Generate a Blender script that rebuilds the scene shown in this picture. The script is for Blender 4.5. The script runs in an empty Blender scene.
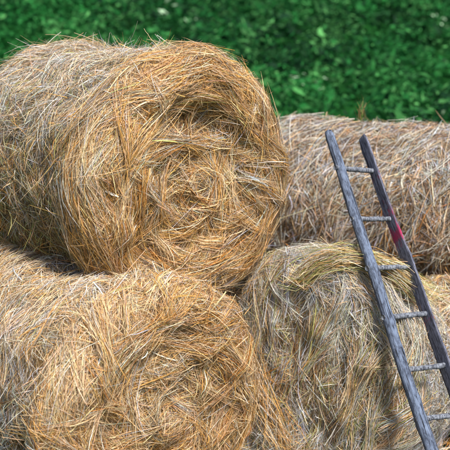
import bpy, math
import numpy as np
from mathutils import Vector, Matrix

rng = np.random.default_rng(11)
scene = bpy.context.scene
col = scene.collection
rad = math.radians

# ------------------------------------------------------------------ camera
CAM_H, PITCH, FOV = 2.9, 12.5, 24.0
cd = bpy.data.cameras.new('camera')
cam = bpy.data.objects.new('camera', cd)
col.objects.link(cam)
cam.location = (0, 0, CAM_H)
cam.rotation_euler = (rad(90 - PITCH), 0, 0)
cd.sensor_width = 36.0
cd.lens = 18.0 / math.tan(rad(FOV / 2))
cd.clip_start = 0.05
cd.clip_end = 600
cd.dof.use_dof = True
cd.dof.focus_distance = 6.3
cd.dof.aperture_fstop = 2.2
scene.camera = cam

# ------------------------------------------------------------------ sky and sun (soft, high overcast)
SUN_EL, SUN_AZ = 55.0, 32.0        # azimuth: degrees to the right of straight behind the camera
w = bpy.data.worlds.new('World')
scene.world = w
w.use_nodes = True
nt = w.node_tree
nt.nodes.clear()
sky = nt.nodes.new('ShaderNodeTexSky')
sky.sky_type = 'NISHITA'
sky.sun_disc = False
sky.sun_elevation = rad(SUN_EL)
sky.sun_rotation = rad(180 - SUN_AZ)
sky.dust_density = 2.0
bg = nt.nodes.new('ShaderNodeBackground')
bg.inputs['Strength'].default_value = 0.05
wo = nt.nodes.new('ShaderNodeOutputWorld')
nt.links.new(sky.outputs[0], bg.inputs['Color'])
nt.links.new(bg.outputs[0], wo.inputs['Surface'])
sd = bpy.data.lights.new('sun', 'SUN')
sd.energy = 2.4
sd.angle = rad(10)
sd.color = (1.0, 0.965, 0.91)
sun = bpy.data.objects.new('sun', sd)
col.objects.link(sun)
sv = Vector((math.sin(rad(SUN_AZ)) * math.cos(rad(SUN_EL)), -math.cos(rad(SUN_AZ)) * math.cos(rad(SUN_EL)), math.sin(rad(SUN_EL))))
sun.rotation_euler = sv.to_track_quat('Z', 'Y').to_euler()
sun.location = (3, -3, 8)

scene.view_settings.view_transform = 'Standard'
scene.view_settings.look = 'None'
scene.view_settings.gamma = 1.0
scene.view_settings.use_curve_mapping = False
scene.view_settings.exposure = 1.6
scene.cycles.max_bounces = 3
scene.cycles.diffuse_bounces = 2
scene.cycles.transmission_bounces = 3

# ------------------------------------------------------------------ helpers
_p = rad(PITCH)
_F = np.array([0, math.cos(_p), -math.sin(_p)])
_U = np.array([0, math.sin(_p), math.cos(_p)])
_fl = 225.0 / math.tan(rad(FOV / 2))


def at(px, py, depth):
    """point on the ray through photo pixel (px, py), `depth` metres ahead along y"""
    v = _F + np.array([1.0, 0, 0]) * (px - 225) / _fl + _U * (225 - py) / _fl
    return np.array([0, 0, CAM_H]) + v / v[1] * depth


def hash3(i, j, k, seed):
    h = (i.astype(np.int64) * 374761393 + j.astype(np.int64) * 668265263 + k.astype(np.int64) * 2147483647 + seed * 974634777) & 0xffffffff
    h = ((h ^ (h >> 13)) * 1274126177) & 0xffffffff
    h = (h ^ (h >> 16)) & 0xffffffff
    return h / 4294967295.0


def noise3(P, freq, seed=0):
    """value noise in -1..1 at points P (..., 3)"""
    Q = np.asarray(P) * freq
    I = np.floor(Q).astype(np.int64)
    f = Q - I
    f = f * f * (3 - 2 * f)
    r = 0
    for a in (0, 1):
        for b in (0, 1):
            for c in (0, 1):
                wgt = (f[..., 0] if a else 1 - f[..., 0]) * (f[..., 1] if b else 1 - f[..., 1]) * (f[..., 2] if c else 1 - f[..., 2])
                r = r + wgt * hash3(I[..., 0] + a, I[..., 1] + b, I[..., 2] + c, seed)
    return r * 2 - 1


def mesh_from(name, V, faces, mat, parent=None, colors=None, smooth=True):
    """faces: int array (m, 3 or 4)"""
    me = bpy.data.meshes.new(name)
    V = np.ascontiguousarray(V, dtype=np.float32).reshape(-1, 3)
    faces = np.ascontiguousarray(faces, dtype=np.int32)
    m, n = faces.shape
    me.vertices.add(len(V))
    me.vertices.foreach_set('co', V.ravel())
    me.loops.add(m * n)
    me.loops.foreach_set('vertex_index', faces.ravel())
    me.polygons.add(m)
    me.polygons.foreach_set('loop_start', np.arange(0, m * n, n, dtype=np.int32))
    me.polygons.foreach_set('use_smooth', np.full(m, smooth, dtype=bool))
    if colors is not None:
        ca = me.attributes.new('tint', 'FLOAT_COLOR', 'POINT')
        c4 = np.ones((len(V), 4), dtype=np.float32)
        c4[:, :3] = colors
        ca.data.foreach_set('color', c4.ravel())
    me.update(calc_edges=True)
    me.materials.append(mat)
    o = bpy.data.objects.new(name, me)
    col.objects.link(o)
    if parent:
        o.parent = parent
    return o


def tag(o, label=None, cat=None, group=None, kind=None):
    for k, v in (('label', label), ('category', cat), ('group', group), ('kind', kind)):
        if v:
            o[k] = v
    return o


# ------------------------------------------------------------------ materials
def new_mat(name):
    m = bpy.data.materials.new(name)
    m.use_nodes = True
    t = m.node_tree
    return m, t, t.nodes['Principled BSDF'], t.nodes['Material Output']


def tint_mat(name, rough, transl, var=0.25, nscale=60.0, spec=0.35):
    m, t, b, out = new_mat(name)
    a = t.nodes.new('ShaderNodeAttribute')
    a.attribute_name = 'tint'
    tc = t.nodes.new('ShaderNodeTexCoord')
    n = t.nodes.new('ShaderNodeTexNoise')
    n.inputs['Scale'].default_value = nscale
    n.inputs['Detail'].default_value = 2
    t.links.new(tc.outputs['Object'], n.inputs['Vector'])
    mr = t.nodes.new('ShaderNodeMapRange')
    mr.inputs['From Min'].default_value = 0.3
    mr.inputs['From Max'].default_value = 0.7
    mr.inputs['To Min'].default_value = 1 - var
    mr.inputs['To Max'].default_value = 1 + var
    t.links.new(n.outputs['Fac'], mr.inputs['Value'])
    mul = t.nodes.new('ShaderNodeVectorMath')
    mul.operation = 'SCALE'
    t.links.new(a.outputs['Color'], mul.inputs[0])
    t.links.new(mr.outputs['Result'], mul.inputs['Scale'])
    t.links.new(mul.outputs['Vector'], b.inputs['Base Color'])
    b.inputs['Roughness'].default_value = rough
    b.inputs['Specular IOR Level'].default_value = spec
    tr = t.nodes.new('ShaderNodeBsdfTranslucent')
    t.links.new(mul.outputs['Vector'], tr.inputs['Color'])
    mx = t.nodes.new('ShaderNodeMixShader')
    mx.inputs['Fac'].default_value = transl
    t.links.new(b.outputs[0], mx.inputs[1])
    t.links.new(tr.outputs[0], mx.inputs[2])
    t.links.new(mx.outputs[0], out.inputs['Surface'])
    return m


def core_mat(name, c0, c1, c2):
    m, t, b, out = new_mat(name)
    tc = t.nodes.new('ShaderNodeTexCoord')
    n = t.nodes.new('ShaderNodeTexNoise')
    n.inputs['Scale'].default_value = 38
    n.inputs['Detail'].default_value = 6
    n.inputs['Roughness'].default_value = 0.75
    n.inputs['Distortion'].default_value = 1.5
    t.links.new(tc.outputs['Object'], n.inputs['Vector'])
    r = t.nodes.new('ShaderNodeValToRGB')
    e = r.color_ramp.elements
    e[0].position, e[0].color = 0.3, (*c0, 1)
    e[1].position, e[1].color = 0.72, (*c2, 1)
    k = e.new(0.5)
    k.color = (*c1, 1)
    t.links.new(n.outputs['Fac'], r.inputs['Fac'])
    t.links.new(r.outputs['Color'], b.inputs['Base Color'])
    b.inputs['Roughness'].default_value = 0.9
    bp = t.nodes.new('ShaderNodeBump')
    bp.inputs['Strength'].default_value = 0.9
    bp.inputs['Distance'].default_value = 0.02
    t.links.new(n.outputs['Fac'], bp.inputs['Height'])
    t.links.new(bp.outputs['Normal'], b.inputs['Normal'])
    return m


M_STRAW = tint_mat('straw', 0.55, 0.16)
M_LEAF = tint_mat('leaf', 0.7, 0.2, var=0.2, nscale=8, spec=.12)
M_CORE_GOLD = core_mat('packed_hay_gold', (.13, .065, .02), (.26, .15, .05), (.42, .29, .13))
M_CORE_GREY = core_mat('packed_hay_grey', (.12, .09, .06), (.22, .18, .12), (.38, .34, .27))

# palettes: linear base colours of single straws
PALE = (.78, .57, .33)
GOLD = (.67, .37, .11)
AMBER = (.47, .20, .04)
BROWN = (.22, .12, .045)
GREY = (.41, .37, .30)
ASH = (.67, .63, .53)
OLIVE = (.40, .39, .13)
TAN = (.64, .41, .23)
UMBER = (.16, .10, .06)
SILVER = (.53, .54, .58)
PAL = np.array([PALE, GOLD, AMBER, BROWN, GREY, ASH, OLIVE, TAN, UMBER, SILVER]) * .85


# ------------------------------------------------------------------ hay bale machinery
class BaleShape:
    """a rolled bale: axis along local -y (front end), z up; q = way along the surface from the centre of the front end"""

    def __init__(self, R, L, seed, rc=.11, flat=.97, lump=.045, dents=(), ridge=.03, pitch=.2, sink=.1, groove=.0):
        self.groove = groove
        self.R, self.L, self.seed, self.rc, self.flat = R, L, seed, rc, flat
        self.lump, self.dents, self.ridge, self.pitch, self.sink = lump, dents, ridge, pitch, sink
        self.rf = R - rc
        self.qc = self.rf + rc * math.pi / 2          # end of the rounded edge
        self.qmax = self.qc + L - 2 * rc

    def base(self, q, ph):
        q = np.asarray(q, float)
        ph = np.asarray(ph, float)
        rf, rc = self.rf, self.rc
        th = np.clip((q - rf) / rc, 0, math.pi / 2)
        rho = np.where(q < rf, q, rf + rc * np.sin(th))
        y = -self.L / 2 + np.where(q < rf, 0, rc * (1 - np.cos(th)))
        y = y + np.clip(q - self.qc, 0, None)
        # rounded rear edge
        over = np.clip(q - self.qmax, 0, rc * math.pi / 2)
        t2 = over / rc
        rho = rho - np.where(over > 0, rc * (1 - np.cos(t2)), 0)
        y = np.where(q > self.qmax, self.L / 2 - rc + rc * np.sin(t2), y)
        nr = np.sin(th) * np.cos(t2)
        ny = -np.cos(th) + np.sin(t2)
        c, s = np.cos(ph), np.sin(ph)
        P = np.stack([rho * c, y, rho * s], -1)
        N = np.stack([nr * c, ny, nr * s], -1)
        N /= np.linalg.norm(N, axis=-1, keepdims=True) + 1e-9
        return P, N, rho

    def pos(self, q, ph, lift=0):
        q = np.asarray(q, float)
        P, N, rho = self.base(q, ph)
        d = self.lump * noise3(P, 2.3, self.seed) + self.lump * .55 * noise3(P, 6.0, self.seed + 1) + .012 * noise3(P, 17., self.seed + 2)
        face = np.clip(1 - (rho - self.rf * .9) / (self.rc * 1.5), 0, 1) * (N[..., 1] < -.2)
        wob = noise3(P, 3.0, self.seed + 5)
        wob2 = noise3(P, 7.0, self.seed + 6)
        sp = np.sin(2 * math.pi * (rho / self.pitch) + ph + 3.6 * wob + 1.6 * wob2)
        d = d + face * (self.ridge * (sp - .3 * np.abs(sp)) + .5 * self.ridge * wob2 - .05 * np.clip(1 - rho / self.rf, 0, 1))
        d = d - self.groove * np.exp(-((q - self.qc - .03) / .035) ** 2) * np.clip(.8 + .8 * wob, .0, 1.3)
        for (dx, dz, r, dep) in self.dents:
            rr = ((P[..., 0] / self.R - dx) ** 2 + (P[..., 2] / self.R - dz) ** 2) / (r * r)
            d = d - dep * np.exp(-rr) * (N[..., 1] < -.2)
        P = P + N * (d + lift)[..., None]
        P = P * np.array([1, 1, self.flat])
        zb = -self.R * self.flat + self.sink
        z = P[..., 2]
        P = np.concatenate([P[..., :2], np.where(z < zb, zb + (z - zb) * .25, z)[..., None]], -1)
        return P, N

    def core(self, name, mat, parent):
        nq, nph = 90, 150
        q = np.concatenate([np.linspace(.004, self.qc, 50), np.linspace(self.qc, self.qmax + self.rc * math.pi / 2 - .001, nq - 50 + 1)[1:]])
        ph = np.linspace(0, 2 * math.pi, nph, endpoint=False)
        Q, PH = np.meshgrid(q, ph, indexing='ij')
        P, N = self.pos(Q, PH, np.full(Q.shape, -.045))
        V = P.reshape(-1, 3)
        i = np.arange(len(q) - 1)[:, None]
        j = np.arange(nph)[None, :]
        j2 = (j + 1) % nph
        F = np.stack([i * nph + j, i * nph + j2, (i + 1) * nph + j2, (i + 1) * nph + j], -1).reshape(-1, 4)
        # close the two ends with tri fans as degenerate-free quads' worth of triangles
        V = np.concatenate([V, V[:nph].mean(0, keepdims=True), V[-nph:].mean(0, keepdims=True)])
        c0, c1 = len(V) - 2, len(V) - 1
        jj = np.arange(nph)
        jn = (jj + 1) % nph
        T = np.concatenate([F[:, [0, 1, 2]], F[:, [0, 2, 3]],
                            np.stack([np.full(nph, c0), jn, jj], -1),
                            np.stack([np.full(nph, c1), (len(q) - 1) * nph + jj, (len(q) - 1) * nph + jn], -1)])
        return mesh_from(name, V, T[:, ::-1], mat, parent)


def ribbons(P, N, width, twist, r):
    """P (n,k,3) centre lines -> verts (n*k*2,3), quads"""
    n, k, _ = P.shape
    T = np.empty_like(P)
    T[:, 1:-1] = P[:, 2:] - P[:, :-2]
    T[:, 0] = P[:, 1] - P[:, 0]
    T[:, -1] = P[:, -1] - P[:, -2]
    T /= np.linalg.norm(T, axis=-1, keepdims=True) + 1e-9
    S = np.cross(T, N)
    S /= np.linalg.norm(S, axis=-1, keepdims=True) + 1e-9
    B = np.cross(S, T)
    tw = twist[:, None] + (r.normal(0, .5, (n, 1)) * np.linspace(-.5, .5, k)[None])
    S = S * np.cos(tw)[..., None] + B * np.sin(tw)[..., None]
    taper = np.interp(np.linspace(0, 1, k), [0, .15, .75, 1], [.75, 1, .9, .25])
    W = (width[:, None] * taper[None])[..., None] * .5
    V = np.stack([P - S * W, P + S * W], 2).reshape(-1, 3)
    base = (np.arange(n) * k * 2)[:, None] + (np.arange(k - 1) * 2)[None]
    F = np.stack([base, base + 1, base + 3, base + 2], -1).reshape(-1, 4)
    return V, F


def walk(sh, q0, ph0, ang, L, kappa, lifts, k, stiff):
    """centre lines that run over the bale's surface; ang is measured from the rolling direction"""
    n = len(q0)
    t = np.linspace(-.5, .5, k)
    X0, Z0 = q0 * np.cos(ph0), q0 * np.sin(ph0)
    a = ang[:, None] + kappa[:, None] * t[None] * L[:, None]
    ds = L[:, None] / (k - 1)
    ca, sa = np.cumsum(np.cos(a) * ds, 1), np.cumsum(np.sin(a) * ds, 1)
    ca -= ca[:, k // 2:k // 2 + 1]
    sa -= sa[:, k // 2:k // 2 + 1]
    # barrel walk
    phb = ph0[:, None] + ca / sh.R
    qb = q0[:, None] + sa
    # end walk
    cph, sph = np.cos(ph0)[:, None], np.sin(ph0)[:, None]
    X = X0[:, None] - sph * ca + cph * sa
    Z = Z0[:, None] + cph * ca + sph * sa
    qf, phf = np.hypot(X, Z), np.arctan2(Z, X)
    isf = (q0 < sh.rf)[:, None]
    q = np.where(isf, qf, np.abs(qb))
    ph = np.where(isf, phf, phb)
    q = np.clip(q, .002, sh.qmax + sh.rc * 1.5)
    P, N = sh.pos(q, ph, lifts)
    # stiff straws keep straighter than the surface under them
    m = k // 2
    line = P[:, m:m + 1] + (P[:, -1:] - P[:, :1]) * t[None, :, None]
    P = P * (1 - stiff[:, None, None]) + line * stiff[:, None, None]
    return P, N


def lean(sh, n, qlo, qhi, phlo, phhi, r):
    """area-even samples of the surface"""
    q = np.empty(0)
    while len(q) < n:
        c = r.uniform(qlo, qhi, n * 2)
        rho = np.where(c < sh.rf, c, sh.R)
        c = c[r.uniform(0, sh.R, n * 2) < rho]
        q = np.concatenate([q, c])
    return q[:n], r.uniform(phlo, phhi, n)


def hay_layer(sh, n, zone, r):
    """zone: dict(q=(lo,hi), ph=(lo,hi), mix=fn(P,N,r)->weights, field=amp, ...)"""
    members, k = zone.get('members', 20), zone.get('k', 5)
    nw = max(1, n // members)
    q, ph = lean(sh, nw, *zone['q'], *zone['ph'], r)
    Pw, Nw, _ = sh.base(q, ph)
    fld = zone.get('field', .6) * (noise3(Pw, 2.2, sh.seed + 21) * 1.2 + noise3(Pw, 5.5, sh.seed + 22))
    angw = zone.get('ang', 0) + (ph * (q < sh.rf) if zone.get('vert') else 0) + fld + r.normal(0, zone.get('wisp', .35), nw)
    flip = r.random(nw) < zone.get('cross', .12)
    angw = np.where(flip, r.uniform(-math.pi, math.pi, nw), angw)
    W = zone['mix'](Pw, Nw, r)
    W = W * np.exp(r.normal(0, .8, W.shape))
    W /= W.sum(1, keepdims=True)
    idx = np.repeat(np.arange(nw), members)
    n = len(idx)
    spread = zone.get('spread', .028)
    along = r.normal(0, zone.get('run', .05), n)                 # offsets along and across the wisp
    o1 = r.normal(0, 1, n)
    across = o1 * spread
    ca, sa = np.cos(angw[idx]), np.sin(angw[idx])
    qs = np.abs(q[idx] + along * sa + across * ca)
    rr = np.maximum(np.where(qs < sh.rf, qs, sh.R), .05)
    phs = ph[idx] + (along * ca - across * sa) / rr
    ang = angw[idx] + r.normal(0, zone.get('jit', .15), n)
    rnd = r.random(n) < zone.get('stray', .10)
    ang = np.where(rnd, r.uniform(-math.pi, math.pi, n), ang)
    Lw = zone.get('len', .16) * np.exp(r.normal(0, .35, nw))
    L = Lw[idx] * np.exp(r.normal(0, .3, n))
    kap = r.normal(0, zone.get('curl', 1.7), nw)[idx] + r.normal(0, zone.get('curl', 1.7) * .6, n)
    t = np.linspace(-.5, .5, k)
    basel = (r.uniform(-.04, zone.get('thick', .022), nw))[idx] + r.uniform(-.008, .012, n) + zone.get('body', .0) * (1 - .25 * np.minimum(o1 * o1, 8))
    bow = np.abs(r.normal(0, .012, n))
    tip = np.where(r.random(n) < zone.get('fray', .10), np.abs(r.normal(0, zone.get('fray_h', .035), n)), r.normal(0, .005, n))
    tip0 = np.where(r.random(n) < zone.get('fray', .10) * .5, np.abs(r.normal(0, zone.get('fray_h', .035), n)), r.normal(0, .005, n))
    lifts = basel[:, None] + bow[:, None] * (1 - 4 * t ** 2)[None] + tip[:, None] * (np.clip(t + .5, 0, 1) ** 2)[None] + tip0[:, None] * (np.clip(.5 - t, 0, 1) ** 2)[None]
    stiff = np.where(r.random(n) < .3, r.uniform(.3, .9, n), 0)
    P, N = walk(sh, qs, phs, ang, L, kap, lifts, k, stiff)
    width = zone.get('w', .0021) * np.exp(r.normal(0, .32, n)) * np.where(r.random(n) < .06, 2.1, 1)
    V, F = ribbons(P, N, width, r.normal(0, .6, n), r)
    # one straw takes one palette colour, wisp by wisp
    cum = np.cumsum(W[idx], 1)
    pick = (r.random(n)[:, None] > cum).sum(1).clip(0, len(PAL) - 1)
    C = PAL[pick] * np.exp(r.normal(0, .18, (n, 1))) * np.exp(r.normal(0, .05, (n, 3)))
    C = np.clip(C, .01, .85)
    Cv = np.repeat(C, k * 2, 0)
    return V, F, Cv


def join(parts):
    V, F, C, o = [], [], [], 0
    for v, f, c in parts:
        V.append(v)
        F.append(f + o)
        C.append(c)
        o += len(v)
    return np.concatenate(V), np.concatenate(F), np.concatenate(C)


def tube(P, radius, sides=4, taper=.5):
    P = np.asarray(P, float)
    k = len(P)
    T = np.gradient(P, axis=0)
    T /= np.linalg.norm(T, axis=1, keepdims=True) + 1e-9
    ref = np.array([.31, .52, .8])
    S = np.cross(T, ref)
    S /= np.linalg.norm(S, axis=1, keepdims=True) + 1e-9
    B = np.cross(T, S)
    a = np.arange(sides) * 2 * math.pi / sides
    rr = radius * np.linspace(1, taper, k)
    V = P[:, None] + rr[:, None, None] * (np.cos(a)[None, :, None] * S[:, None] + np.sin(a)[None, :, None] * B[:, None])
    V = V.reshape(-1, 3)
    i = np.arange(k - 1)[:, None] * sides
    j = np.arange(sides)[None]
    j2 = (j + 1) % sides
    F = np.stack([i + j, i + j2, i + sides + j2, i + sides + j], -1).reshape(-1, 4)
    return V, F


def stalk(parent, P, color, r0=.0028):
    V, F = tube(P, r0)
    return mesh_from('stalk', V, F, M_STRAW, parent, np.tile(np.array(color), (len(V), 1)))


def stalks_on(sh, parent, n, zone, r, k=8):
    """long single straws that can be told apart: a part each"""
    q, ph = lean(sh, n, *zone['q'], *zone['ph'], r)
    ang = zone.get('ang', 0) + (ph * (q < sh.rf) if zone.get('vert') else 0) + r.normal(0, zone.get('sd', .5), n)
    L = zone.get('len', .35) * np.exp(r.normal(0, .3, n))
    kap = r.normal(0, zone.get('curl', 1.2), n)
    t = np.linspace(-.5, .5, k)
    l0 = r.uniform(.02, .04, n)
    lifts = l0[:, None] + .02 * (1 - 4 * t ** 2)[None] + (np.abs(r.normal(0, zone.get('fray_h', .04), n)))[:, None] * (np.clip(t + .5, 0, 1) ** 2)[None]
    P, N = walk(sh, q, ph, ang, L, kap, lifts, k, r.uniform(.1, .8, n))
    cols = zone.get('cols', [PALE, PALE, GOLD, ASH])
    for i in range(n):
        c = np.array(cols[r.integers(len(cols))]) * math.exp(r.normal(0, .12))
        stalk(parent, P[i], np.clip(c, 0, .85), zone.get('r', .0026) * math.exp(r.normal(0, .2)))


def mixer(weights, bleach=None, low=None, patches=None, silver=(0, 0, 0, 0)):
    """weights over PAL; bleach = weights of sun-bleached straw that lies uppermost; low = weights of straw low on the side, with its shade put into the colour"""
    add = lambda v, k: None if v is None else list(v) + [silver[k]]
    weights, bleach, low, patches = add(weights, 0), add(bleach, 1), add(low, 2), add(patches, 3)
    wt = np.array(weights, float)
    bl = None if bleach is None else np.array(bleach, float)
    lo = None if low is None else np.array(low, float)
    pa = None if patches is None else np.array(patches, float)

    def f(P, N, r):
        W = np.tile(wt, (len(P), 1))
        n1 = noise3(P, 4.0, 91)
        if bl is not None:
            k = np.clip((N[:, 2] + .25 * n1 - .15) * 2.0, 0, 1)[:, None]
            W = W * (1 - k) + bl * k
        if lo is not None:
            k = np.clip((-.05 - N[:, 2] + .3 * n1) * 2.2, 0, 1)[:, None]  # underside mix: shade painted into the straw colours
            W = W * (1 - k) + lo * k
        if pa is not None:
            k = np.clip(noise3(P, 3.1, 57) * 2.2, 0, 1)[:, None]
            W = W * (1 - k) + pa * k
        return W
    return f


def bale(label, centre, yaw, sh, core_m, layers, r, stalk_zones=(), roll=0, tilt=0):
    root = bpy.data.objects.new('round_hay_bale', None)
    col.objects.link(root)
    root.empty_display_size = .2
    tag(root, label, 'hay bale', 'round hay bales heaped on the slope')
    zb = sh.R * sh.flat - sh.sink * .8
    root.location = (centre[0], centre[1], centre[2])
    root.rotation_euler = (rad(tilt), rad(roll), rad(yaw))
    sh.core('packed_core', core_m, root)
    for name, zones in layers:
        V, F, C = join([hay_layer(sh, n, z, r) for n, z in zones])
        o = mesh_from(name, V, F, M_STRAW, root, C)
        tag(o, kind='stuff')
    for n, z in stalk_zones:
        stalks_on(sh, root, n, z, r)
    return root


PI = math.pi
#            PALE GOLD AMBER BROWN GREY ASH OLIVE TAN UMBER
MIX_FACE_A = mixer([1.5, 2.2, .9, .8, .15, .3, .1, 1.4, .35], bleach=[1.8, 1.9, .5, .4, .3, .6, .1, 1.3, .1], patches=[1.6, 1.4, .6, .5, .3, .5, .1, 1.2, .1], silver=(0.05, 0.2, 0, 0.2))
MIX_BARREL_A = mixer([1.0, 1.0, .5, 1.1, .9, .8, .9, 1, .7], bleach=[1.6, .5, .1, .4, 1.1, 2.2, .3, .9, .15], low=[.5, .9, .9, 1.3, .4, .3, .9, .6, 1.0], silver=(0.4, 1.2, 0.1, 0))
MIX_FACE_B = mixer([1.8, 1.9, .9, .8, .1, .3, .05, 2.0, .3], bleach=[2.2, 1.6, .4, .4, .2, .6, .05, 2.0, .1], patches=[2.8, 1.0, .4, .5, .2, .7, .05, 2.0, .2], silver=(0.05, 0.2, 0, 0.2))
MIX_BARREL_B = mixer([.6, .2, .1, 1.1, 2.2, .8, .2, .7, .9], bleach=[2.6, .9, .1, .2, .6, 1.6, .1, 1.4, .05], low=[.6, .3, .3, .9, 1.2, .7, .3, .8, .7], silver=(2.2, 0.7, 1.2, 0))
MIX_FACE_C = mixer([1.1, .2, .05, .4, 1.9, 2.2, 1.0, .8, .3], bleach=[1.0, .15, .05, .3, 1.4, 2.4, .8, .7, .1], patches=[.9, .7, .3, 1.0, 1.0, 1.0, .9, .9, .6], silver=(2.0, 2.0, 0, 0.8))
MIX_BARREL_C = mixer([.1, .0, .0, .5, 2.8, .7, .05, .2, .9], bleach=[.5, .1, .02, .3, 1.8, 2.0, .4, .6, .2], silver=(5, 3, 0, 0))
MIX_D = mixer([.3, .1, .4, 2.3, 1.4, .4, .0, .8, 1.7], bleach=[.5, .05, .1, 1.5, 1.6, .9, .0, .9, .9], low=[.3, .3, .7, 2.3, .5, .2, .05, .6, 1.8], silver=(1.0, 1.7, 0.3, 0))
MIX_E = mixer([2.2, .5, .1, .6, .6, 1.0, .1, 1.8, .3], silver=(0.2, 0, 0, 0))

# ------------------------------------------------------------------ ground and hillside
def ground_z(x, y):
    x = np.asarray(x, float)
    y = np.asarray(y, float)
    z = .38 * np.clip((y - 7.6) / 1.2, 0, 1) ** 2 * (3 - 2 * np.clip((y - 7.6) / 1.2, 0, 1))
    z = z + np.clip(y - 15, 0, None) * .13 + np.clip(y - 40, 0, None) * .12
    P = np.stack([x, y, np.zeros_like(x)], -1)
    return z - .27 + .05 * noise3(P, .35, 3) * np.clip(np.abs(y - 6.5) - 1.5, 0, 1)


def build_ground():
    xs = np.concatenate([np.linspace(-160, -10, 31)[:-1], np.linspace(-10, 10, 61), np.linspace(10, 160, 31)[1:]])
    ys = np.concatenate([np.linspace(-60, 0, 13)[:-1], np.linspace(0, 16, 81), np.linspace(16, 200, 60)[1:]])
    X, Y = np.meshgrid(xs, ys, indexing='ij')
    V = np.stack([X, Y, ground_z(X, Y)], -1).reshape(-1, 3)
    ny = len(ys)
    i = np.arange(len(xs) - 1)[:, None] * ny
    j = np.arange(ny - 1)[None]
    F = np.stack([i + j, i + ny + j, i + ny + j + 1, i + j + 1], -1).reshape(-1, 4)
    m, t, b, out = new_mat('meadow_soil')
    tc = t.nodes.new('ShaderNodeTexCoord')
    n = t.nodes.new('ShaderNodeTexNoise')
    n.inputs['Scale'].default_value = 1.4
    n.inputs['Detail'].default_value = 9
    n.inputs['Roughness'].default_value = .7
    t.links.new(tc.outputs['Object'], n.inputs['Vector'])
    r = t.nodes.new('ShaderNodeValToRGB')
    e = r.color_ramp.elements
    e[0].position, e[0].color = .35, (.006, .030, .008, 1)
    e[1].position, e[1].color = .68, (.012, .075, .014, 1)
    t.links.new(n.outputs['Fac'], r.inputs['Fac'])
    t.links.new(r.outputs['Color'], b.inputs['Base Color'])
    b.inputs['Roughness'].default_value = 1
    b.inputs['Specular IOR Level'].default_value = 0
    bp = t.nodes.new('ShaderNodeBump')
    bp.inputs['Distance'].default_value = .05
    t.links.new(n.outputs['Fac'], bp.inputs['Height'])
    t.links.new(bp.outputs['Normal'], b.inputs['Normal'])
    o = mesh_from('ground', V, F, m)
    tag(o, kind='structure')


build_ground()


def leaf_quads(P, size, r, out):
    n = len(P)
    a = r.normal(0, 1, (n, 3))
    a[:, 2] *= .6
    a /= np.linalg.norm(a, axis=1, keepdims=True)
    nn = r.normal(0, 1, (n, 3)) * .5 + out + np.array([0, 0, .4])
    s = np.cross(a, nn)
    s /= np.linalg.norm(s, axis=1, keepdims=True) + 1e-9
    L, W = size[:, None], size[:, None] * r.uniform(.3, .5, (n, 1))
    fold = np.cross(s, a) * L * r.normal(0, .12, (n, 1))
    V = np.stack([P - a * L * .5, P + s * W * .5 + fold, P + a * L * .5, P - s * W * .5 + fold], 1).reshape(-1, 3)
    b = (np.arange(n) * 4)[:, None]
    F = b + np.arange(4)[None]
    return V, F


def build_undergrowth():
    r = np.random.default_rng(5)
    nb = 2100                                            # leafy clumps that run into one another
    yb = 12 + 38 * r.random(nb) ** 1.0
    xb = r.uniform(-1, 1, nb) * (2.8 + yb * .36)
    rb = .22 + .6 * r.random(nb) ** 2 + .005 * yb
    mac = noise3(np.stack([xb, yb, 0 * xb], -1), .45, 63) + .5 * noise3(np.stack([xb, yb, 0 * xb], -1), 1.1, 64)
    zb = ground_z(xb, yb) + rb * r.uniform(.1, .9, nb) + .5 * np.clip(mac, 0, 1)
    per = 105
    idx = np.repeat(np.arange(nb), per)
    n = len(idx)
    d = r.normal(0, 1, (n, 3))
    d /= np.linalg.norm(d, axis=1, keepdims=True)
    d[:, 2] = np.abs(d[:, 2]) * np.where(r.random(n) < .8, 1, -1)
    rr = rb[idx] * (.45 + .65 * r.random(n) ** .6)
    P = np.stack([xb, yb, zb], -1)[idx] + d * rr[:, None] * np.array([1.15, 1.15, .95])
    g = ground_z(P[:, 0], P[:, 1])
    P[:, 2] = np.maximum(P[:, 2], g + .02)
    size = np.exp(r.normal(0, .5, n)) * (.07 + .0016 * P[:, 1])
    V, F = leaf_quads(P, size, r, out=d)
    deep = np.array([.003, .024, .008])
    mid = np.array([.013, .125, .024])
    lite = np.array([.075, .25, .07])
    a = np.clip((r.normal(.5, .35, nb) + .9 * mac)[idx] + r.normal(0, .18, n), 0, 1)[:, None]
    C = deep * (1 - a) + mid * a
    b = (np.clip(r.normal(-.08, .5, nb)[idx] + r.normal(0, .15, n), 0, 1))[:, None]
    C = C * (1 - b) + lite * b
    pale = (r.random(nb) < .03)[idx] & (r.random(n) < .25) & (d[:, 2] > .2)          # clumps with pale umbels
    C[pale] = np.array([.28, .42, .26])
    C = C * np.exp(r.normal(0, .2, (n, 1)))
    o = mesh_from('undergrowth', V, F, M_LEAF, None, np.repeat(C, 4, 0))
    tag(o, 'dense green leafy undergrowth covering the slope behind the bales', 'undergrowth', kind='stuff')


build_undergrowth()


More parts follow.
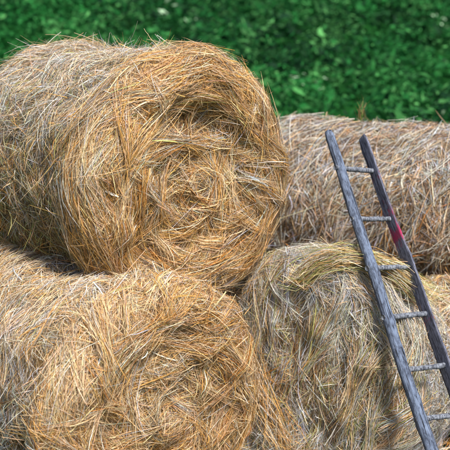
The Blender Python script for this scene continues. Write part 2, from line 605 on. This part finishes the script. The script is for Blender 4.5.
def build_grass():
    r = np.random.default_rng(8)
    n = 14000
    x = r.uniform(-4, 4.5, n)
    y = r.uniform(3.6, 12.5, n)
    z = ground_z(x, y)
    h = .12 * np.exp(r.normal(0, .4, n))
    k = 4
    t = np.linspace(0, 1, k)
    a = r.uniform(0, 2 * PI, n)
    d = np.stack([np.cos(a), np.sin(a), np.zeros(n)], -1)
    P = np.stack([x, y, z], -1)[:, None] + t[None, :, None] * h[:, None, None] * np.array([0, 0, 1]) + (t ** 2)[None, :, None] * d[:, None] * (h * r.uniform(.2, .9, n))[:, None, None]
    N = np.repeat(d[:, None], k, 1)
    V, F = ribbons(P, N, np.full(n, .006), r.normal(0, .3, n), r)
    C = np.where(r.random((n, 1)) < .75, np.array(TAN), np.array([.06, .14, .03])) * np.exp(r.normal(0, .25, (n, 1)))
    o = mesh_from('grass', V, F, M_LEAF, None, np.repeat(C, k * 2, 0))
    tag(o, 'short grass and fallen straw on the ground around the bales', 'grass', kind='stuff')


build_grass()

# ------------------------------------------------------------------ the bales
# upper left bale
rA = np.random.default_rng(101)
shA = BaleShape(.785, 1.55, 7, groove=.02, rc=.17, flat=.98, lump=.04, ridge=.02, pitch=.36,
                dents=((-.50, -.42, .15, .10), (-.20, .50, .15, .05), (.10, .42, .16, .05), (.40, -.48, .12, .05), (-.2, -.2, .13, .04), (.36, .22, .13, .04)))
A = bale('golden round hay bale perched on top of the heap at upper left', (-.70, 6.98, 1.73), 41, shA, M_CORE_GOLD, [
    ('end_straw', [(38000, dict(q=(0, .80), ph=(-PI, PI), mix=MIX_FACE_A, field=.9, wisp=.4, len=.19, fray=.14, thick=.04)),
                   (9000, dict(q=(.1, .7), ph=(-PI, PI), mix=MIX_FACE_A, field=1.0, wisp=.45, len=.26, cross=.05, stray=.04, jit=.12, members=75, spread=.022, body=.025, thick=.05)),
                   (15000, dict(q=(.48, .88), ph=(-PI, PI), mix=MIX_FACE_A, field=.25, wisp=.2, len=.30, cross=.03, stray=.04, jit=.11, fray=.08, members=60, spread=.025, body=.022, thick=.05, curl=1.0))]),
    ('chaff', [(4000, dict(q=(0, .9), ph=(-.2, 1.2 * PI), mix=MIX_FACE_A, k=3, members=8, stray=1, len=.04, w=.0032, thick=.04, curl=.5))]),
    ('barrel_straw', [(40000, dict(q=(.82, 2.2), ph=(.25, 1.22 * PI), mix=MIX_BARREL_A, k=4, field=.8, wisp=.6, len=.14, fray=.17, fray_h=.045, cross=.25, thick=.03)),
                      (4000, dict(q=(.82, 2.2), ph=(-.7, .25), mix=MIX_BARREL_A, k=4, field=.5, len=.18, w=.005))]),
], rA, [(90, dict(q=(.8, 2.2), ph=(.1, PI), sd=.9, len=.22, fray_h=.07, r=.0021, cols=[PALE, ASH, PALE, GOLD])),
        (60, dict(q=(.1, .85), ph=(-PI, PI), sd=.6, len=.3, r=.0020, cols=[PALE, GOLD, PALE]))])

# lower left bale
rB = np.random.default_rng(102)
shB = BaleShape(.81, 1.6, 19, groove=.13, rc=.16, flat=.95, lump=.04, ridge=.018, pitch=.3,
                dents=((-.22, .30, .16, .04), (.05, .1, .13, .05), (.45, -.1, .16, .04), (-.3, .0, .12, .04), (.0, -.35, .14, .04), (.25, .2, .1, .04)))
B = bale('golden round hay bale at lower left under the upper one', (-.95, 6.36, .485), 45, shB, M_CORE_GOLD, [
    ('end_straw', [(38000, dict(q=(0, .87), ph=(-PI * .9, PI * .9 + .6), mix=MIX_FACE_B, field=1.0, wisp=.5, len=.16, fray=.16, thick=.045)),
                   (9000, dict(q=(.05, .75), ph=(-.6, PI + .6), mix=MIX_FACE_B, field=1.1, wisp=.7, len=.22, cross=.05, stray=.05, jit=.14, members=60, spread=.022, body=.025, thick=.05)),
                   (11000, dict(q=(.5, .84), ph=(-.5, PI + .5), mix=MIX_FACE_B, field=.25, wisp=.22, len=.26, cross=.04, stray=.05, jit=.12, members=60, spread=.025, body=.02, thick=.045, curl=1.0))]),
    ('chaff', [(4000, dict(q=(0, .86), ph=(-.2, 1.2 * PI), mix=MIX_FACE_B, k=3, members=8, stray=1, len=.04, w=.0032, thick=.04, curl=.5))]),
    ('barrel_straw', [(34000, dict(q=(.93, 2.2), ph=(.2, 1.2 * PI), mix=MIX_BARREL_B, k=4, field=.6, wisp=.5, len=.14, fray=.08, cross=.2, thick=.025))]),
], rB, [(50, dict(q=(.9, 1.6), ph=(.4, 1.2 * PI), sd=.7, len=.24, fray_h=.03, r=.0020, cols=[PALE, ASH, ASH])),
        (90, dict(q=(.05, .85), ph=(-.5, PI + .5), sd=1.0, len=.18, r=.0020, cols=[PALE, PALE, GOLD]))])

# middle bale under the ladder
rC = np.random.default_rng(103)
shC = BaleShape(.84, .9, 33, rc=.15, flat=.98, lump=.032, ridge=.012, pitch=.3, sink=.32,
                dents=((-.02, .38, .09, .07), (-.06, .20, .09, .05), (.3, -.4, .2, .03), (-.4, -.2, .14, .03)))
C = bale('weathered grey-green round hay bale with the ladder propped on it', (.69, 6.93, .30), -33, shC, M_CORE_GREY, [
    ('end_straw', [(32000, dict(vert=1, q=(0, .86), ph=(-PI, PI), mix=MIX_FACE_C, field=.5, wisp=.5, len=.16, fray=.14, thick=.035)),
                   (12000, dict(vert=1, q=(.1, .9), ph=(-.4, PI + .4), mix=MIX_FACE_C, field=.3, wisp=.25, len=.27, cross=.05, stray=.04, jit=.12, members=60, spread=.022, body=.022, thick=.045))]),
    ('chaff', [(5000, dict(q=(0, 1.6), ph=(-.2, 1.2 * PI), mix=MIX_FACE_C, k=3, members=8, stray=1, len=.04, w=.0032, thick=.04, curl=.5))]),
    ('barrel_straw', [(24000, dict(q=(.85, 1.7), ph=(-.8, 1.1 * PI), mix=MIX_BARREL_C, k=4, field=.6, wisp=.7, len=.09, fray=.06, fray_h=.02, cross=.35, thick=.014))]),
], rC, [(90, dict(q=(.1, .92), ph=(-.5, PI + .5), vert=1, sd=.5, len=.26, r=.0018, cols=[PALE, ASH, OLIVE, TAN]))], tilt=-14)

# rear bale on the right
rD = np.random.default_rng(104)
shD = BaleShape(.84, 2.2, 47, rc=.12, flat=.99, lump=.035)
D = bale('large weathered round hay bale lying sideways at the back right', (1.48, 8.88, .95), 65, shD, M_CORE_GREY, [
    ('barrel_straw', [(46000, dict(q=(.83, 2.95), ph=(.45 * PI, 1.4 * PI), mix=MIX_D, k=4, members=12, field=.45, wisp=.5, len=.13, fray=.14, fray_h=.03, cross=.22, thick=.03, w=.0032, ang=.25, curl=1.2)),
                      (3000, dict(q=(.83, 2.95), ph=(-.2, .45 * PI), mix=MIX_D, k=4, field=.5, wisp=.45, len=.18, w=.006))]),
    ('end_straw', [(4000, dict(q=(0, .82), ph=(-PI, PI), mix=MIX_D, k=4, field=.5, len=.2, w=.007))]),
], rD, [(130, dict(q=(.9, 2.95), ph=(.5 * PI, 1.25 * PI), ang=.35, sd=.35, len=.42, fray_h=.03, r=.0025, curl=.8, cols=[PALE, ASH, ASH, TAN]))])

# bale at the right edge
rE = np.random.default_rng(105)
shE = BaleShape(.66, 1.3, 59, rc=.2, flat=.66)
E_ = bale('sagging pale tan hay bale at the right edge beside the ladder', (1.98, 7.35, .38), 60, shE, M_CORE_GOLD, [
    ('barrel_straw', [(14000, dict(q=(.74, 2.0), ph=(.1, 1.3 * PI), mix=MIX_E, k=4, field=.6, wisp=.6, len=.13, w=.0032))]),
    ('end_straw', [(5000, dict(q=(0, .76), ph=(-PI, PI), mix=MIX_E, k=4, field=.6, len=.16, w=.005))]),
], rE)

# bale that carries the rear of the upper one; a sliver shows in the gap at the left edge
rF = np.random.default_rng(106)
shF = BaleShape(.8, 1.3, 71, rc=.13, flat=.97)
bale('shaded hay bale glimpsed in the gap between the two left bales', (-2.05, 8.85, .50), 32, shF, M_CORE_GOLD, [
    ('barrel_straw', [(5000, dict(q=(.82, 2.0), ph=(0, PI), mix=MIX_BARREL_A, k=4, field=.6, wisp=.6, len=.16, w=.005))]),
    ('end_straw', [(6000, dict(q=(0, .86), ph=(-.2, PI + .2), mix=MIX_FACE_A, k=4, field=.6, len=.18, w=.005))]),
], rF)

# ------------------------------------------------------------------ loose tufts
def tuft(label, strands_fn, n, mix, r, w=.0026, k=8):
    P, N = strands_fn(n, k, r)
    V, F = ribbons(P, N, w * np.exp(r.normal(0, .25, n)), r.normal(0, .6, n), r)
    wt = np.array(list(mix) + [.3], float)
    wt /= wt.sum()
    Cc = PAL[r.choice(len(PAL), n, p=wt)] * np.exp(r.normal(0, .18, (n, 1)))
    o = mesh_from('hay_tuft', V, F, M_STRAW, None, np.clip(np.repeat(Cc, k * 2, 0), 0, .85))
    return tag(o, label, 'hay tuft', 'loose tufts of hay')


def sweep(path, spread, length, sag=.0):
    """strands combed along a path of 3-d points"""
    path = np.array(path, float)
    seg = np.linalg.norm(np.diff(path, axis=0), axis=1)
    cum = np.concatenate([[0], np.cumsum(seg)])

    def fn(n, k, r):
        t0 = r.uniform(-.15, 1, n) * (cum[-1] - length * .4)
        L = length * np.exp(r.normal(0, .35, n))
        s = t0[:, None] + np.linspace(0, 1, k)[None] * L[:, None]
        sc = np.clip(s, 0, cum[-1] * 1.05)
        P = np.stack([np.interp(sc, cum, path[:, a]) for a in range(3)], -1)
        off = r.normal(0, 1, (n, 1, 3)) * np.array(spread)
        fan = r.normal(0, .35, (n, 1, 3)) * np.array(spread) * np.linspace(-1, 1, k)[None, :, None] * 2
        P = P + off + fan
        P[..., 2] -= sag * (s / cum[-1]) ** 2 * r.uniform(.2, 1, (n, 1))
        over = (s - sc)[..., None]
        P = P + over * np.array([.6, 0, -.4])
        N = np.tile(np.array([0, -.5, .85]), (n, k, 1))
        return P, N
    return fn


# ------------------------------------------------------------------ ladder
def wood_mat(name, base, dark, red):
    m, t, b, out = new_mat(name)
    tc = t.nodes.new('ShaderNodeTexCoord')
    mp = t.nodes.new('ShaderNodeMapping')
    mp.inputs['Scale'].default_value = (62, 62, 2.6)
    t.links.new(tc.outputs['Object'], mp.inputs['Vector'])
    n = t.nodes.new('ShaderNodeTexNoise')
    n.inputs['Scale'].default_value = 2.2
    n.inputs['Detail'].default_value = 7
    n.inputs['Roughness'].default_value = .7
    t.links.new(mp.outputs['Vector'], n.inputs['Vector'])
    n2 = t.nodes.new('ShaderNodeTexNoise')
    n2.inputs['Scale'].default_value = 55
    n2.inputs['Detail'].default_value = 5
    n2.inputs['Roughness'].default_value = .7
    mp2 = t.nodes.new('ShaderNodeMapping')
    mp2.inputs['Scale'].default_value = (1, 1, .35)
    t.links.new(tc.outputs['Object'], mp2.inputs['Vector'])
    t.links.new(mp2.outputs['Vector'], n2.inputs['Vector'])
    r = t.nodes.new('ShaderNodeValToRGB')
    e = r.color_ramp.elements
    e[0].position, e[0].color = .38, (*dark, 1)
    e[1].position, e[1].color = .62, (base[0] * 1.35, base[1] * 1.35, base[2] * 1.3, 1)
    k = e.new(.48)
    k.color = (*base, 1)
    t.links.new(n.outputs['Fac'], r.inputs['Fac'])
    r2 = t.nodes.new('ShaderNodeValToRGB')
    e2 = r2.color_ramp.elements
    e2[0].position, e2[0].color = .38, (.16, .16, .19, 1)
    e2[1].position, e2[1].color = .56, (1, 1, 1, 1)
    t.links.new(n2.outputs['Fac'], r2.inputs['Fac'])
    mul = t.nodes.new('ShaderNodeMixRGB')
    mul.blend_type = 'MULTIPLY'
    mul.inputs['Fac'].default_value = .8
    t.links.new(r.outputs['Color'], mul.inputs[1])
    t.links.new(r2.outputs['Color'], mul.inputs[2])
    last = mul.outputs['Color']
    mpc = t.nodes.new('ShaderNodeMapping')                     # drying cracks along the grain
    mpc.inputs['Scale'].default_value = (75, 75, 1.1)
    t.links.new(tc.outputs['Object'], mpc.inputs['Vector'])
    nc = t.nodes.new('ShaderNodeTexNoise')
    nc.inputs['Scale'].default_value = 1.6
    nc.inputs['Detail'].default_value = 3
    t.links.new(mpc.outputs['Vector'], nc.inputs['Vector'])
    rc_ = t.nodes.new('ShaderNodeValToRGB')
    ec = rc_.color_ramp.elements
    ec[0].position, ec[0].color = .33, (.08, .08, .09, 1)
    ec[1].position, ec[1].color = .39, (1, 1, 1, 1)
    t.links.new(nc.outputs['Fac'], rc_.inputs['Fac'])
    mc = t.nodes.new('ShaderNodeMixRGB')
    mc.blend_type = 'MULTIPLY'
    mc.inputs['Fac'].default_value = 1
    t.links.new(last, mc.inputs[1])
    t.links.new(rc_.outputs['Color'], mc.inputs[2])
    last = mc.outputs['Color']
    if red:
        # worn red paint around given heights along the rail
        sep = t.nodes.new('ShaderNodeSeparateXYZ')
        t.links.new(tc.outputs['Object'], sep.inputs['Vector'])
        n3 = t.nodes.new('ShaderNodeTexNoise')
        n3.inputs['Scale'].default_value = 34
        n3.inputs['Detail'].default_value = 8
        n3.inputs['Roughness'].default_value = .75
        mp3 = t.nodes.new('ShaderNodeMapping')
        mp3.inputs['Scale'].default_value = (2.2, 2.2, .35)
        t.links.new(tc.outputs['Object'], mp3.inputs['Vector'])
        t.links.new(mp3.outputs['Vector'], n3.inputs['Vector'])
        acc = None
        for zc, hw, amt in red:
            d = t.nodes.new('ShaderNodeMath'); d.operation = 'SUBTRACT'; d.inputs[1].default_value = zc
            t.links.new(sep.outputs['Z'], d.inputs[0])
            a = t.nodes.new('ShaderNodeMath'); a.operation = 'ABSOLUTE'
            t.links.new(d.outputs[0], a.inputs[0])
            mr = t.nodes.new('ShaderNodeMapRange')
            mr.inputs['From Min'].default_value = 0
            mr.inputs['From Max'].default_value = hw
            mr.inputs['To Min'].default_value = amt
            mr.inputs['To Max'].default_value = 0
            t.links.new(a.outputs[0], mr.inputs['Value'])
            if acc is None:
                acc = mr.outputs['Result']
            else:
                s = t.nodes.new('ShaderNodeMath'); s.operation = 'MAXIMUM'
                t.links.new(acc, s.inputs[0]); t.links.new(mr.outputs['Result'], s.inputs[1])
                acc = s.outputs[0]
        ad = t.nodes.new('ShaderNodeMath'); ad.operation = 'ADD'
        t.links.new(acc, ad.inputs[0]); t.links.new(n3.outputs['Fac'], ad.inputs[1])
        st = t.nodes.new('ShaderNodeMapRange')
        st.inputs['From Min'].default_value = .87
        st.inputs['From Max'].default_value = .95
        t.links.new(ad.outputs[0], st.inputs['Value'])
        mx = t.nodes.new('ShaderNodeMixRGB')
        t.links.new(st.outputs['Result'], mx.inputs['Fac'])
        t.links.new(last, mx.inputs[1])
        mx.inputs[2].default_value = (.44, .03, .11, 1)
        last = mx.outputs['Color']
    t.links.new(last, b.inputs['Base Color'])
    b.inputs['Roughness'].default_value = .75
    b.inputs['Specular IOR Level'].default_value = .3
    bp = t.nodes.new('ShaderNodeBump')
    bp.inputs['Strength'].default_value = 1.0
    bp.inputs['Distance'].default_value = .012
    t.links.new(n.outputs['Fac'], bp.inputs['Height'])
    t.links.new(bp.outputs['Normal'], b.inputs['Normal'])
    return m


def ladder():
    LT = at(328, 131, 7.05)
    LM = at(431, 449, 5.76)
    RT = at(361, 137, 7.20)
    RM = at(466, 425, 5.92)
    uL = LM - LT
    uR = RM - RT
    # carry both rails on to the ground
    gL = LT + uL * (LT[2] + .26) / -uL[2]
    gR = RT + uR * (RT[2] + .26) / -uR[2]
    root = bpy.data.objects.new('wooden_ladder', None)
    col.objects.link(root)
    root.location = tuple((gL + gR) / 2)
    tag(root, 'old grey wooden ladder with red paint stains leaning on the bales', 'ladder')
    base = (gL + gR) / 2
    W = (RT + gR) / 2 - (LT + gL) / 2
    W /= np.linalg.norm(W)
    print('ladder', LT, gL, RT, gR, 'len', np.linalg.norm(LT - gL), 'w', np.linalg.norm(RT - LT), np.linalg.norm(gR - gL))

    def rail(a, b, side, mat, wide, deep, seed):
        """split pole: flat side towards the rungs, round side out; local z runs along it"""
        L = np.linalg.norm(b - a)
        z = (b - a) / L
        x = W - z * (W @ z)
        x /= np.linalg.norm(x)
        y = np.cross(z, x)
        n, k = 90, 18
        r = np.random.default_rng(seed)
        ts = np.linspace(0, 1, n)
        if side < 0:      # left: round pole, barely flattened
            ang = np.linspace(0, 2 * PI, k, endpoint=False)
            prof = np.stack([np.where(np.cos(ang) > .55, .55, np.cos(ang)), np.sin(ang)], -1)
        else:             # right: plank-like half pole, flat inwards
            ang = np.linspace(-PI / 2, PI / 2, k - 4)
            prof = np.concatenate([np.stack([np.cos(ang) * .9, np.sin(ang)], -1), np.stack([np.full(4, -.05), np.linspace(.8, -.8, 4)], -1)])
        knots = [(r.uniform(.05, .97), r.random(), r.uniform(.1, .28)) for _ in range(9)]
        V = []
        for i, t in enumerate(ts):
            s = 1.12 - .22 * t
            end = 1.0
            if i == n - 1:
                end = .72
            elif i == n - 2:
                end = .93
            if i == 0:
                end = .9
            tt = t if i < n - 1 else 1.0
            wob = np.array([.006 * math.sin(7 * t + seed) + .004 * math.sin(17 * t + 2 * seed), .006 * math.cos(5 * t + seed)])
            for j, (px, py) in enumerate(prof):
                jit = 1 + .05 * math.sin(3 * (j + seed) + 9 * t) + r.normal(0, .02) + sum(a * math.exp(-((t - c) / .012) ** 2) * max(0, math.cos(2 * PI * (j / len(prof) - f))) for c, f, a in knots)
                V.append([px * deep * s * end * jit + wob[0], py * wide * s * end * jit + wob[1], tt * L])
        V = np.array(V)
        m = len(prof)
        i = np.arange(n - 1)[:, None] * m
        j = np.arange(m)[None]
        j2 = (j + 1) % m
        Q = np.stack([i + j, i + j2, i + m + j2, i + m + j], -1).reshape(-1, 4)
        V = np.concatenate([V, V[:m].mean(0, keepdims=True), V[-m:].mean(0, keepdims=True)])
        jj = np.arange(m)
        jn = (jj + 1) % m
        T = np.concatenate([Q[:, [0, 1, 2]], Q[:, [0, 2, 3]],
                            np.stack([np.full(m, n * m), jn, jj], -1),
                            np.stack([np.full(m, n * m + 1), (n - 1) * m + jj, (n - 1) * m + jn], -1)])
        o = mesh_from('side_rail', V, T, mat, root)
        R = Matrix(((x[0], y[0], z[0]), (x[1], y[1], z[1]), (x[2], y[2], z[2]))).to_4x4()
        o.matrix_local = Matrix.Translation(Vector(a - base)) @ R
        return L

    LL = np.linalg.norm(LT - gL)
    LR = np.linalg.norm(RT - gR)

    def along(P, T, G, py):
        # share of the way from the ground end at which the rail passes pixel row py
        best = None
        for s in np.linspace(0, 1, 2001):
            q = G + (T - G) * s
            d = q - np.array([0, 0, CAM_H])
            yy = 225 - _fl * (d @ _U) / (d @ _F)
            if best is None or abs(yy - py) < best[0]:
                best = (abs(yy - py), s)
        return best[1]
    rows = [(168, 171), (219, 219), (268, 267), (317, 314), (370, 365), (419, 414)]
    sL = [along(0, LT, gL, a) for a, b in rows]
    sR = [along(0, RT, gR, b) for a, b in rows]
    red = [(sR[0] * LR - .07, .22, .36), (sR[1] * LR + .02, .55, .36), (sR[1] * LR - .13, .24, .50), (sR[3] * LR - .04, .14, .36)]
    m_l = wood_mat('weathered_pole', (.16, .20, .29), (.05, .05, .07), None)
    m_r = wood_mat('weathered_plank', (.21, .22, .30), (.05, .05, .07), red)
    m_g = wood_mat('weathered_rung', (.25, .27, .32), (.08, .08, .10), None)
    rail(gL, LT, -1, m_l, .038, .037, 2)
    rail(gR, RT, 1, m_r, .055, .030, 5)
    dl = sL[-2] - sL[-1]
    dr = sR[-2] - sR[-1]
    a, b = sL[-1] - dl, sR[-1] - dr
    while a > .06:
        sL.append(a)
        sR.append(b)
        a -= dl
        b -= dr
    for i, (a, b) in enumerate(zip(sL, sR)):
        p0 = gL + (LT - gL) * a
        p1 = gR + (RT - gR) * b
        d = (p1 - p0) / np.linalg.norm(p1 - p0)
        r = np.random.default_rng(i)
        pts = np.linspace(p0 - d * .043, p1 + d * .012, 12) - base + r.normal(0, .0016, (12, 3))
        V, F = tube(pts, .0165 * r.uniform(.9, 1.1), sides=10, taper=r.uniform(.85, 1.1))
        mid_ = np.repeat(pts, 10, 0)
        V = mid_ + (V - mid_) * np.repeat(r.uniform(.9, 1.1, 12), 10)[:, None] * r.uniform(.95, 1.05, (len(V), 1))
        V = np.concatenate([V, pts[:1]])
        F = np.concatenate([F, np.stack([np.full(5, len(V) - 1), np.arange(0, 10, 2), np.arange(1, 11, 2), np.arange(2, 12, 2) % 10], -1)])
        mesh_from('rung', V, F, m_g, root)
    return LT, gL, RT, gR


LT, gL, RT, gR = ladder()

from mathutils.bvhtree import BVHTree


def bvh_of(root):
    core = [c for c in root.children if c.name.startswith('packed_core')][0]
    Mx = Matrix.LocRotScale(root.location, root.rotation_euler, None)
    return BVHTree.FromPolygons([Mx @ v.co for v in core.data.vertices], [tuple(p.vertices) for p in core.data.polygons])


def on_surface(trees, px, py, off, fallback):
    o = Vector((0, 0, CAM_H))
    d = (Vector(at(px, py, 6.0)) - o).normalized()
    best = None
    for t in trees:
        h = t.ray_cast(o, d)
        if h[0] is not None and (best is None or h[3] < best):
            best = h[3]
    if best is None:
        print('miss', px, py)
        return at(px, py, fallback)
    return np.array(o + d * (best - off))


tB, tC = bvh_of(B), bvh_of(C)
# greenish tuft over the top of the middle bale and under the ladder
P1 = [on_surface([tC], x, y, .10, 6.6) for x, y in ((303, 282), (318, 266), (342, 257), (368, 262), (394, 273), (412, 286))]
tuft('greenish tuft of long hay draped over the bale beneath the ladder',
     sweep(P1, (.04, .035, .032), .28), 2600, [1.4, .9, .1, .3, .4, .9, 2.6, .9, .1], np.random.default_rng(201))
# golden wisp hanging off the right foot of the lower left bale
P2 = [on_surface([tB, tC], x, y, .09, 6.0) for x, y in ((248, 345), (260, 380), (272, 412), (288, 448))]
tuft('golden wisp of straw hanging beside the lower left bale',
     sweep(P2, (.05, .06, .06), .2), 650, [1.2, 2, 1, .6, .2, .3, .2, 1, .1], np.random.default_rng(202))


# ------------------------------------------------------------------ long single straws that stand out in the photograph
def laid(root, tree, pts, offs, color, rr=.003, fallback=6.6):
    Q = np.array([on_surface([tree], x, y, o, fallback) for (x, y), o in zip(pts, offs)])
    t = np.linspace(0, len(Q) - 1, 9)
    P = np.stack([np.interp(t, np.arange(len(Q)), Q[:, a]) for a in range(3)], -1)
    P[1:-1] = (P[:-2] + 2 * P[1:-1] + P[2:]) / 4
    Mi = Matrix.LocRotScale(root.location, root.rotation_euler, None).inverted()
    P = np.array([Mi @ Vector(p) for p in P])
    stalk(root, P, color, rr)


tA, tD = bvh_of(A), bvh_of(D)
WHITE = (.78, .68, .46)
for pts, c in (([(152, 76), (175, 110), (203, 150)], WHITE), ([(164, 98), (172, 118), (181, 142)], WHITE), ([(140, 70), (165, 95)], PALE),
               ([(178, 120), (181, 160)], GOLD), ([(95, 190), (112, 160), (128, 150)], PALE), ([(98, 255), (103, 215)], WHITE),
               ([(20, 240), (36, 205), (52, 190)], PALE), ([(60, 100), (72, 70)], ASH), ([(24, 205), (35, 185), (44, 172)], ASH)):
    laid(A, tA, pts, [.05] * len(pts), c)
for pts, offs, c in (([(208, 92), (235, 80), (252, 73)], (.05, .09, .12), WHITE), ([(214, 89), (240, 76), (250, 70)], (.05, .08, .1), GOLD)):
    laid(A, tA, pts, offs, c)
for pts, c in (([(288, 272), (306, 310), (327, 352)], WHITE), ([(322, 420), (326, 380), (322, 350)], PALE), ([(340, 330), (352, 350), (348, 372)], GOLD), ([(262, 300), (275, 280)], ASH)):
    laid(C, tC, pts, [.06] * len(pts), c, .0024)
for pts, c in (([(297, 248), (304, 214), (332, 160)], WHITE), ([(318, 240), (328, 205), (346, 172)], WHITE), ([(303, 180), (312, 150), (330, 128)], ASH),
               ([(419, 168), (413, 215), (414, 250), (422, 280)], ASH), ([(394, 180), (402, 150), (425, 130)], ASH), ([(436, 215), (431, 190), (440, 165)], PALE), ([(372, 130), (390, 140), (410, 150)], WHITE)):
    laid(D, tD, pts, [.06] * len(pts), c, .0034, 8.2)
for pts, c in (([(62, 322), (80, 335)], PALE), ([(45, 300), (33, 350), (20, 400)], ASH), ([(54, 300), (40, 360)], ASH), ([(190, 372), (205, 392), (222, 400)], WHITE), ([(170, 395), (183, 385)], WHITE), ([(84, 390), (100, 350)], WHITE)):
    laid(B, tB, pts, [.05] * len(pts), c)

# reddish sprig of grass on the rear bale
rS = np.random.default_rng(77)
root_p = np.array(on_surface([tD], 362, 120, 0, 8.4))
nS, kS = 26, 6
tt = np.linspace(0, 1, kS)
az = rS.uniform(0, 2 * PI, nS)
hh = rS.uniform(.07, .2, nS)
dS = np.stack([np.cos(az), np.sin(az), np.zeros(nS)], -1)
st = root_p + np.array([0, .05, 0]) + rS.normal(0, .03, (nS, 3)) * np.array([1, 1, .2])
PS = st[:, None] + tt[None, :, None] * hh[:, None, None] * np.array([0, 0, 1]) + (tt ** 1.7)[None, :, None] * dS[:, None] * (hh * rS.uniform(.1, .6, nS))[:, None, None]
VS, FS = ribbons(PS, np.repeat(np.stack([-dS[:, 1], dS[:, 0], dS[:, 2]], -1)[:, None], kS, 1) + .01, np.full(nS, .0045), rS.normal(0, .5, nS), rS)
CS = np.where(rS.random((nS, 1)) < .65, np.array([.30, .16, .07]), np.array([.16, .24, .05]))
tag(mesh_from('grass_sprig', VS, FS, M_STRAW, None, np.repeat(CS, kS * 2, 0)), 'small reddish sprig of grass standing on top of the rear bale', 'grass sprig')

# matted hay caught where the three front bales meet
P3 = [on_surface([tA, tB, tC], x, y, .03, 6.6) for x, y in ((214, 276), (236, 288), (250, 292), (268, 284))]
tuft('brown matted hay caught in the corner where three bales meet',
     sweep(P3, (.05, .05, .05), .18), 1100, [.8, .8, .5, 1.2, 1, .6, .3, 1, .8], np.random.default_rng(203))


# loose straw strewn on the ground about the foot of the ladder
def strewn():
    r = np.random.default_rng(303)
    n, k = 9000, 4
    x, y = r.uniform(.3, 2.9, n), r.uniform(4.9, 7.6, n)
    z = ground_z(x, y) + .02 + r.random(n) ** 2 * .12 * (1 + noise3(np.stack([x, y, 0 * x], -1), 2.0, 9))
    a = r.uniform(0, 2 * PI, n)
    L = .16 * np.exp(r.normal(0, .4, n))
    t = np.linspace(-.5, .5, k)
    d = np.stack([np.cos(a), np.sin(a), r.normal(0, .15, n)], -1)
    P = np.stack([x, y, z], -1)[:, None] + d[:, None] * (t[None] * L[:, None])[..., None]
    P[..., 2] += .03 * (1 - 4 * t ** 2)[None]
    N = np.tile(np.array([0, 0, 1.0]), (n, k, 1))
    V, F = ribbons(P, N, .0045 * np.exp(r.normal(0, .3, n)), r.normal(0, .5, n), r)
    Cc = PAL[r.choice(len(PAL), n, p=np.array([2, .8, .3, .8, 1.5, 1, .2, 1.5, .4, 1.5]) / 10)] * np.exp(r.normal(0, .18, (n, 1)))
    tag(mesh_from('loose_straw', V, F, M_STRAW, None, np.repeat(Cc, k * 2, 0)), 'loose straw strewn on the ground about the foot of the ladder', 'straw', kind='stuff')


strewn()
